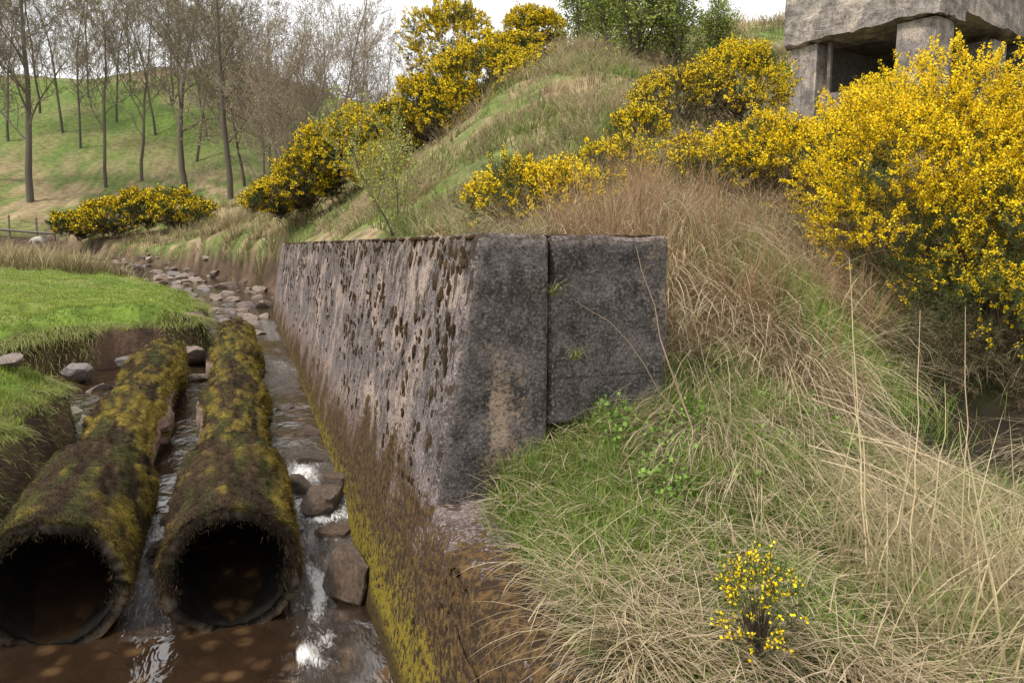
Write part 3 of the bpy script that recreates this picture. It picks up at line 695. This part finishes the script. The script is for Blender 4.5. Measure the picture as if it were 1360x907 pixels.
# ---------------------------------------------------------------- trees
def tubes(S,k):
    p0=np.array([s[0] for s in S]);p1=np.array([s[1] for s in S]);r0=np.array([s[2] for s in S]);r1=np.array([s[3] for s in S])
    d=p1-p0;d/=np.linalg.norm(d,axis=1,keepdims=True)+1e-9
    a=np.where(np.abs(d[:,2:])<.9,np.array([[0,0,1.]]),np.array([[1.,0,0]]));u=np.cross(d,a);u/=np.linalg.norm(u,axis=1,keepdims=True);w=np.cross(d,u)
    rows=[]
    for p,r in((p0,r0),(p1,r1)):
        for j in range(k):
            t=2*np.pi*j/k;rows.append(p+(u*math.cos(t)+w*math.sin(t))*r[:,None])
    V=np.stack(rows,1).reshape(-1,3);o=(np.arange(len(S))*2*k)[:,None]
    Q=np.concatenate([o+np.array([[j,(j+1)%k,k+(j+1)%k,k+j]]) for j in range(k)]);return V,Q
def grow_tree(h,r,spread,seed,levels=4,forks=1,up=.55,dens=1.,start=.3,rmin=.006,wig=1.):
    rd=random.Random(seed);tr=[];cr=[]
    def go(p,d,L,r,lev):
        ns=max(3,int(8-1.6*lev));pts=[(p.copy(),r)]
        for k in range(ns):
            d=(d+Vector((rd.gauss(0,1),rd.gauss(0,1),rd.gauss(0,1)))*(.07+.07*lev)*wig+Vector((0,0,.04*lev+(.05 if lev==0 else 0)))).normalized()
            q=p+d*(L/ns);rr=r*(1-.8*(k+1)/ns) if lev else r*(1-.72*(k+1)/ns)
            r_prev=pts[-1][1];(tr if lev<1 else cr).append((tuple(p),tuple(q),r_prev,max(rr,rmin)));p=q;pts.append((p.copy(),max(rr,rmin)))
        if lev>=levels: return
        nb=int((14,7,6,5)[min(lev,3)]*dens)
        for b in range(nb):
            t=start+(1-start)*(b+rd.random())/nb if lev==0 else .15+.85*(b+rd.random())/nb
            i=min(ns-1,int(t*ns));f=t*ns-i;pp=pts[i][0].lerp(pts[i+1][0],min(1,f))
            ax=Vector((rd.gauss(0,1),rd.gauss(0,1),rd.gauss(0,.5)))
            dd=(d*up+(ax-ax.project(d)).normalized()*spread+Vector((0,0,.15))).normalized()
            go(pp,dd,L*rd.uniform(.30,.50)*(1.15-.55*t if lev==0 else 1),pts[i][1]*.48,lev+1)
    for f in range(forks):
        d=Vector((rd.gauss(0,.05+.22*(forks>1)),rd.gauss(0,.05+.22*(forks>1)),1)).normalized()
        go(Vector((0,0,-.2)),d,h*(1 if f==0 else rd.uniform(.75,.95)),r*(1 if f==0 else .75),0)
    return tr,cr
def treemeshes(name,h,r,spread,seed,bark=((.07,.058,.046),(.15,.127,.10)),twig=((.12,.095,.072),(.21,.175,.13)),leaf=None,**k):
    tr,cr=grow_tree(h,r,spread,seed,**k)
    def m(S,kk,nm,bk):
        V,Q=tubes(S,kk);c=mixc(bk[0],bk[1],fbm3(V[:,0]*2,V[:,1]*2,V[:,2]*.8,2))
        o=mk(nm,V,Q=Q,mat=M_bark,C=c,smooth=True);me=o.data;bpy.data.objects.remove(o);return me
    a=m(tr,7,"tree_trunk",bark);b=m(cr,3,"tree_crown",twig);lm=None
    if leaf:
        tips=np.array([s[1] for s in cr if s[3]<.02]);i=R.integers(0,len(tips),leaf[0])
        V,Q,C=flakes(tips[i]+R.normal(size=(leaf[0],3))*leaf[3],leaf[1]*(.6+.7*R.random(leaf[0])),ccol(leaf[0],*leaf[2]))
        o=mk("tree_leaves",V,Q=Q,mat=M_leaf,C=C);lm=o.data;bpy.data.objects.remove(o)
    return a,b,lm
def plant(ms,X,Y,s=1,rot=None,label="bare grey tree on the green hillside",name="bare_tree",grp="bare trees on the hillside",world=None,lean=0):
    x,y=world if world else cw(X,Y)
    z=float(H(np.array([x]),np.array([y]))[0])
    root=empty(name,(x,y,z));tag(root,label,"tree",group=grp);root.scale=(s,s,s);root.rotation_euler=(0,lean,rot if rot is not None else random.uniform(0,6.28))
    for me,nm in zip(ms,("tree_trunk","tree_crown","tree_leaves")):
        if me is None: continue
        o=bpy.data.objects.new(nm,me);col.objects.link(o);o.parent=root
    return root
BUD=((.24,.22,.08),(.38,.34,.15))
TV=[treemeshes("t",13,.19,.8,s,start=.26,dens=1.2,wig=1.0,up=.6,rmin=.009,leaf=(4000,.03,BUD,.1)) for s in (1,2,3)]
TN=[treemeshes("t",11,.11,.65,s,start=.28,dens=1.1,up=.75,wig=.9,rmin=.008,leaf=(3000,.03,BUD,.1)) for s in (4,5)]
TB=[treemeshes("t",10,.07,.65,s,start=.10,dens=1.1,forks=3,levels=3,up=.8,wig=1.1,rmin=.008,bark=((.13,.105,.08),(.25,.205,.16)),twig=((.2,.155,.12),(.33,.27,.21)),leaf=(3000,.035,((.26,.2,.11),(.38,.33,.17)),.15)) for s in (6,7,8)]
def pxX(px,Y): return (px-680)/982/1.02*Y
for i,(px,Y,s) in enumerate([(38,48,1.2),(247,50,1.15),(-20,52,1.0),(305,46,1.0)]): plant(TV[i%3],pxX(px,Y),Y,s,label="tall bare tree with spreading branches on grass")
for i,(px,Y,s) in enumerate([(140,52,1.15),(188,54,1.1),(110,60,1.0),(262,60,1.05),(210,64,1.0),(278,64,1.0),(88,62,1.0),(325,50,.9),(160,66,.9),(60,66,1.0),(15,60,1.0),(235,70,.9),(125,70,.9),(180,74,.8)]): plant(TN[i%2],pxX(px,Y),Y,s)
for i,(px,Y,s) in enumerate([(350,48,1.0),(378,44,.95),(408,50,1.2),(440,48,1.15),(470,46,.9),(510,52,.9),(385,58,1.1),(300,70,.8),(240,76,.6),(200,80,.55),(150,82,.6),(120,82,.6),(90,84,.6),(60,82,.55),(30,82,.6),(0,80,.6),(270,80,.6),(330,76,.7),(550,50,.7),(425,44,.8),(360,54,1.1)]):
    plant(TB[i%3],pxX(px,Y),Y,s,label="dense leafless brown thicket tree",name="thicket_tree",grp="leafless thicket trees")
GL=((.16,.20,.025),(.40,.44,.08))
TG=treemeshes("g",2.6,.05,.9,21,levels=3,forks=5,start=.08,dens=.8,leaf=(8000,.03,((.10,.14,.02),(.32,.38,.08)),.12))
for (px,Y,s) in [(840,19,1.0),(800,22,.8),(895,19,.8),(770,24,.9),(940,20,.6)]: plant(TG,pxX(px,Y),Y,s,label="shrubby tree with fresh green leaves on the slope",name="leafy_tree",grp="leafy trees on the slope")
TS=treemeshes("s",1.9,.016,.5,33,levels=2,forks=3,start=.15,dens=1.1,rmin=.004,up=.7,twig=((.2,.17,.09),(.32,.28,.14)),leaf=(2200,.015,GL,.03))
plant(TS,0,0,1,world=(2.15,10.8),label="slender sapling with tiny yellow green leaves behind wall",name="sapling",grp="saplings")
plant(TS,0,0,.8,world=(2.3,13.5),label="slender sapling with tiny yellow green leaves behind wall",name="sapling",grp="saplings")
# ---------------------------------------------------------------- ruin
ruin=empty("ruined_building",(0,0,0));tag(ruin,"ruined concrete building with square pillars on the slope","ruin")
ad=np.array([.28,-.96]);bd=np.array([.96,.28]);L0=np.array([9.55,11.4])
def rbox(name,a0,a1,b0,b1,z0,z1,mat=M_ruin,seg=14,amp=.05,slope=0,ragged=0):
    bm=bmesh.new();bmesh.ops.create_cube(bm,size=1);bmesh.ops.subdivide_edges(bm,edges=bm.edges,cuts=seg,use_grid_fill=True)
    P=np.array([v.co[:] for v in bm.verts])+.5
    a=a0+(a1-a0)*P[:,0];b=b0+(b1-b0)*P[:,1];z=z0+(z1-z0)*P[:,2]+slope*(P[:,0]-.5)*P[:,2]
    z=z+ragged*(1-P[:,2])*(fbm(a*5,b*5,4,3)-.35)*(P[:,1]<.6)
    W=np.stack([L0[0]+ad[0]*a+bd[0]*b,L0[1]+ad[1]*a+bd[1]*b,z],-1);W=rough(W,amp,7)
    for v,c in zip(bm.verts,W): v.co=c
    me=bpy.data.meshes.new(name);bm.to_mesh(me);bm.free();me.materials.append(mat)
    o=bpy.data.objects.new(name,me);col.objects.link(o);o.parent=ruin;return o
rbox("pillar",0,.5,0,.5,3.6,5.47,amp=.014);rbox("pillar",1.9,2.5,0,.6,3.4,5.47,amp=.014);rbox("pillar",1.9,2.45,2.2,2.75,3.4,5.47,amp=.014)
rbox("roof_beam",-.1,2.6,-.12,.75,5.48,6.7,amp=.035,slope=.7,seg=34,ragged=.14)
rbox("roof_slab",0,2.6,.76,4.2,5.60,6.3,amp=.03,ragged=.1)
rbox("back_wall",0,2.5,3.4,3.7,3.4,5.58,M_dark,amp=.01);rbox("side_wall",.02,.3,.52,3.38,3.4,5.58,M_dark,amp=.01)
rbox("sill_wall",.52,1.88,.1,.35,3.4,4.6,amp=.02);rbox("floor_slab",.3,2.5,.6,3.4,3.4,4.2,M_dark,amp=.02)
rbox("mullion",.62,.68,.15,.21,4.61,5.47,M_wood,4,.006)
# ---------------------------------------------------------------- fence + sheep
fence=empty("field_fence");tag(fence,"weathered post and rail fence across the field","fence")
pts=[cw(pxX(px,41),41+k*.1) for k,px in enumerate((-30,5,40,62,112,150))]
for (x,y) in pts:
    z=float(H(np.array([x]),np.array([y]))[0]);S=[((0,0,-.3),(0,.02,.6),.06,.055),((0,.02,.6),(.02,.02,1.25),.055,.05),((.02,.02,1.25),(.02,.02,1.3),.05,.01)]
    V,Q=tubes(S,6);V=V+np.array([x,y,z]);mk("fence_post",V,Q=Q,mat=M_wood,parent=fence)
for hh,rr in((.45,.07),(1.0,.012)):
    S=[]
    for (a,b) in zip(pts[:-2],pts[1:-1]):
        za=float(H(np.array([a[0]]),np.array([a[1]]))[0]);zb=float(H(np.array([b[0]]),np.array([b[1]]))[0])
        S.append(((a[0],a[1],za+hh),(b[0],b[1],zb+hh),rr,rr))
    V,Q=tubes(S,5);mk("fence_rail",V,Q=Q,mat=M_wood,parent=fence)
def sheep(x,y,rot):
    z=float(H(np.array([x]),np.array([y]))[0])
    vs=[(-.45,0,.62),(-.15,0,.6),(.2,0,.6),(.45,0,.66),(.62,0,.6),(.78,0,.42),(.86,0,.3),
        (.38,.13,.35),(.38,.13,.02),(.38,-.13,.35),(.38,-.13,.02),(-.42,.14,.38),(-.46,.14,.2),(-.42,.14,.02),(-.42,-.14,.38),(-.46,-.14,.2),(-.42,-.14,.02),(-.58,0,.5)]
    es=[(0,1),(1,2),(2,3),(3,4),(4,5),(5,6),(3,7),(7,8),(3,9),(9,10),(0,11),(11,12),(12,13),(0,14),(14,15),(15,16),(0,17)]
    rs=[.22,.26,.25,.2,.12,.09,.05,.07,.04,.07,.04,.09,.05,.04,.09,.05,.04,.04]
    me=bpy.data.meshes.new("sheep");me.from_pydata(vs,es,[]);me.materials.append(M_wool);o=bpy.data.objects.new("sheep",me);col.objects.link(o)
    m=o.modifiers.new("s",'SKIN')
    for v,r in zip(me.skin_vertices[0].data,rs): v.radius=(r,r)
    me.skin_vertices[0].data[1].use_root=True
    o.modifiers.new("b",'SUBSURF').levels=2;o.modifiers["b"].render_levels=2
    o.location=(x,y,z);o.scale=(.75,.75,.75);o.rotation_euler=(0,0,rot);tag(o,"pale woolly sheep grazing in the rushy field","sheep")
X=pxX(46,40);sheep(*cw(X,40),2.6)
# ---------------------------------------------------------------- stalks and plants near the wall
def stalk(pts,r,label,name="dry_stalk",c=(.2,.14,.09)):
    S=[];n=len(pts)
    for k in range(n-1): S.append((pts[k],pts[k+1],r*(1-.8*k/(n-1)),r*(1-.8*(k+1)/(n-1))))
    V,Q=tubes(S,5);o=mk(name,V,Q=Q,mat=M_bark,C=np.tile(c,(len(V),1)));tag(o,label,"plant stem",group="dry stems");return o
def curve(a,b,sag,n=9,wob=.01):
    a=np.array(a);b=np.array(b);out=[]
    for k in range(n):
        t=k/(n-1);p=a+(b-a)*t+np.array([0,0,1])*sag*4*t*(1-t)+R.normal(size=3)*wob*(0<k<n-1);out.append(tuple(p))
    return out
stalk(curve((1.95,2.75,.85),(1.72,3.05,1.95),.02),.006,"thin bare brown bramble stem leaning on wall",c=(.26,.19,.13))
stalk(curve((2.0,2.8,.9),(1.35,2.95,1.72),.12),.004,"thin bare brown bramble stem leaning on wall",c=(.26,.19,.13))
stalk(curve((2.05,2.6,.8),(1.9,2.9,1.75),.0),.004,"thin bare brown bramble stem leaning on wall",c=(.26,.19,.13))
for k in range(18):
    bx=2.0+R.random()*.55;by=1.35+R.random()*.6;h=.6+R.random()*.75
    z=float(H(np.array([bx]),np.array([by]))[0])
    stalk(curve((bx,by,z),(bx-.06+R.normal()*.10,by+R.normal()*.10,z+h),.0,10,.006),.0038,"tall dry pale grass stalk on the bank",c=(.6,.48,.3))
for k in range(8):
    bx=2.2+R.random()*.8;by=2.5+R.random()*.8;z=float(H(np.array([bx]),np.array([by]))[0])
    ex=bx+.3+R.random()*.6;ey=by-.5-R.random()*.5;z2=float(H(np.array([ex]),np.array([ey]))[0])
    stalk(curve((bx,by,z+.22),(ex,ey,z2+.12),.1,8,.008),.003,"long pale straw stem lying across the grass",c=(.55,.45,.3))
A=Acc()
n=420;x=R.uniform(1.9,2.9,n);y=R.uniform(1.2,2.2,n)
A.add(*blades(np.stack([x,y,H(x,y)],-1),.4+.5*R.random(n),.005+.004*R.random(n),dh+R.normal(size=n)*1.3,.0+.3*R.random(n),.3+1.2*R.random(n),ccol(n,(.2,.16,.08),(.3,.26,.12)),ccol(n,(.48,.4,.22),(.76,.64,.44)),5))
for (x,y,z,n,L) in [(1.34,3.14,1.72,30,.18),(1.46,3.14,1.42,26,.15),(1.36,3.12,.95,40,.34)]:
    B=np.tile((x,y,z),(n,1))+R.normal(size=(n,3))*.008
    A.add(*blades(B,L*(.4+.8*R.random(n)),np.full(n,.0045),-1.57+R.normal(size=n)*1.0,.2+.6*R.random(n),1.5+.9*R.random(n),ccol(n,(.12,.15,.03),(.2,.2,.06)),ccol(n,(.24,.3,.06),(.45,.38,.2)),4))
o=A.mk("long_grass",M_grass);tag(o,"long pale blades and tufts rooted in the wall joint","grass",kind="stuff")
A=Acc();n=3600
x=R.uniform(1.5,2.9,n);y=R.uniform(2.45,3.12,n)+.25*(x>2);m=fbm(x*5,y*5,2,71)>.50;x,y=x[m],y[m];n=len(x)
V,Q,C=flakes(np.stack([x,y,H(x,y)+.08+.15*R.random(n)],-1),.006+.008*R.random(n),ccol(n,(.07,.13,.02),(.18,.30,.05)));A.add(V,Q,None,C)
o=A.mk("leafy_herbs",M_leaf);tag(o,"low green leafy herbs under the wall","herbs",kind="stuff")
# ---------------------------------------------------------------- sky, sun, camera
W=bpy.data.worlds.new("World");bpy.context.scene.world=W;W.use_nodes=True;nt=W.node_tree
sk=nt.nodes.new("ShaderNodeTexSky");sk.sky_type='NISHITA';sk.sun_disc=False
sun_dir=Vector((*cw(-.62,-.45),1.15)).normalized()
el=math.asin(sun_dir.z);sk.sun_elevation=el;sk.sun_rotation=math.atan2(sun_dir.x,sun_dir.y)
N=NT(nt);tc=N.n("ShaderNodeTexCoord");cl=N.noise(tc.outputs["Generated"],2.2,4,.6)
cloud=N.mix(N.ramp(cl,.3,.7),(9.9,10.0,10.2),(12.4,12.2,11.9))
mx=N.mix(.88,sk.outputs[0],cloud)
bg=nt.nodes["Background"];N.L(mx,bg.inputs[0]);bg.inputs[1].default_value=.15
sd=bpy.data.lights.new("sun",'SUN');sd.energy=4.2;sd.angle=math.radians(10);sd.color=(1,.95,.86)
so=bpy.data.objects.new("sun",sd);col.objects.link(so);so.rotation_euler=sun_dir.to_track_quat('Z','Y').to_euler()
cam=bpy.data.cameras.new("camera");co=bpy.data.objects.new("camera",cam);col.objects.link(co)
co.location=(0,0,1.95);co.rotation_euler=(math.radians(90-7.4),0,math.radians(-20));cam.lens=26;cam.sensor_width=36;cam.clip_end=1500
sc=bpy.context.scene;sc.camera=co
sc.view_settings.view_transform='Standard';sc.view_settings.look='None';sc.view_settings.exposure=0
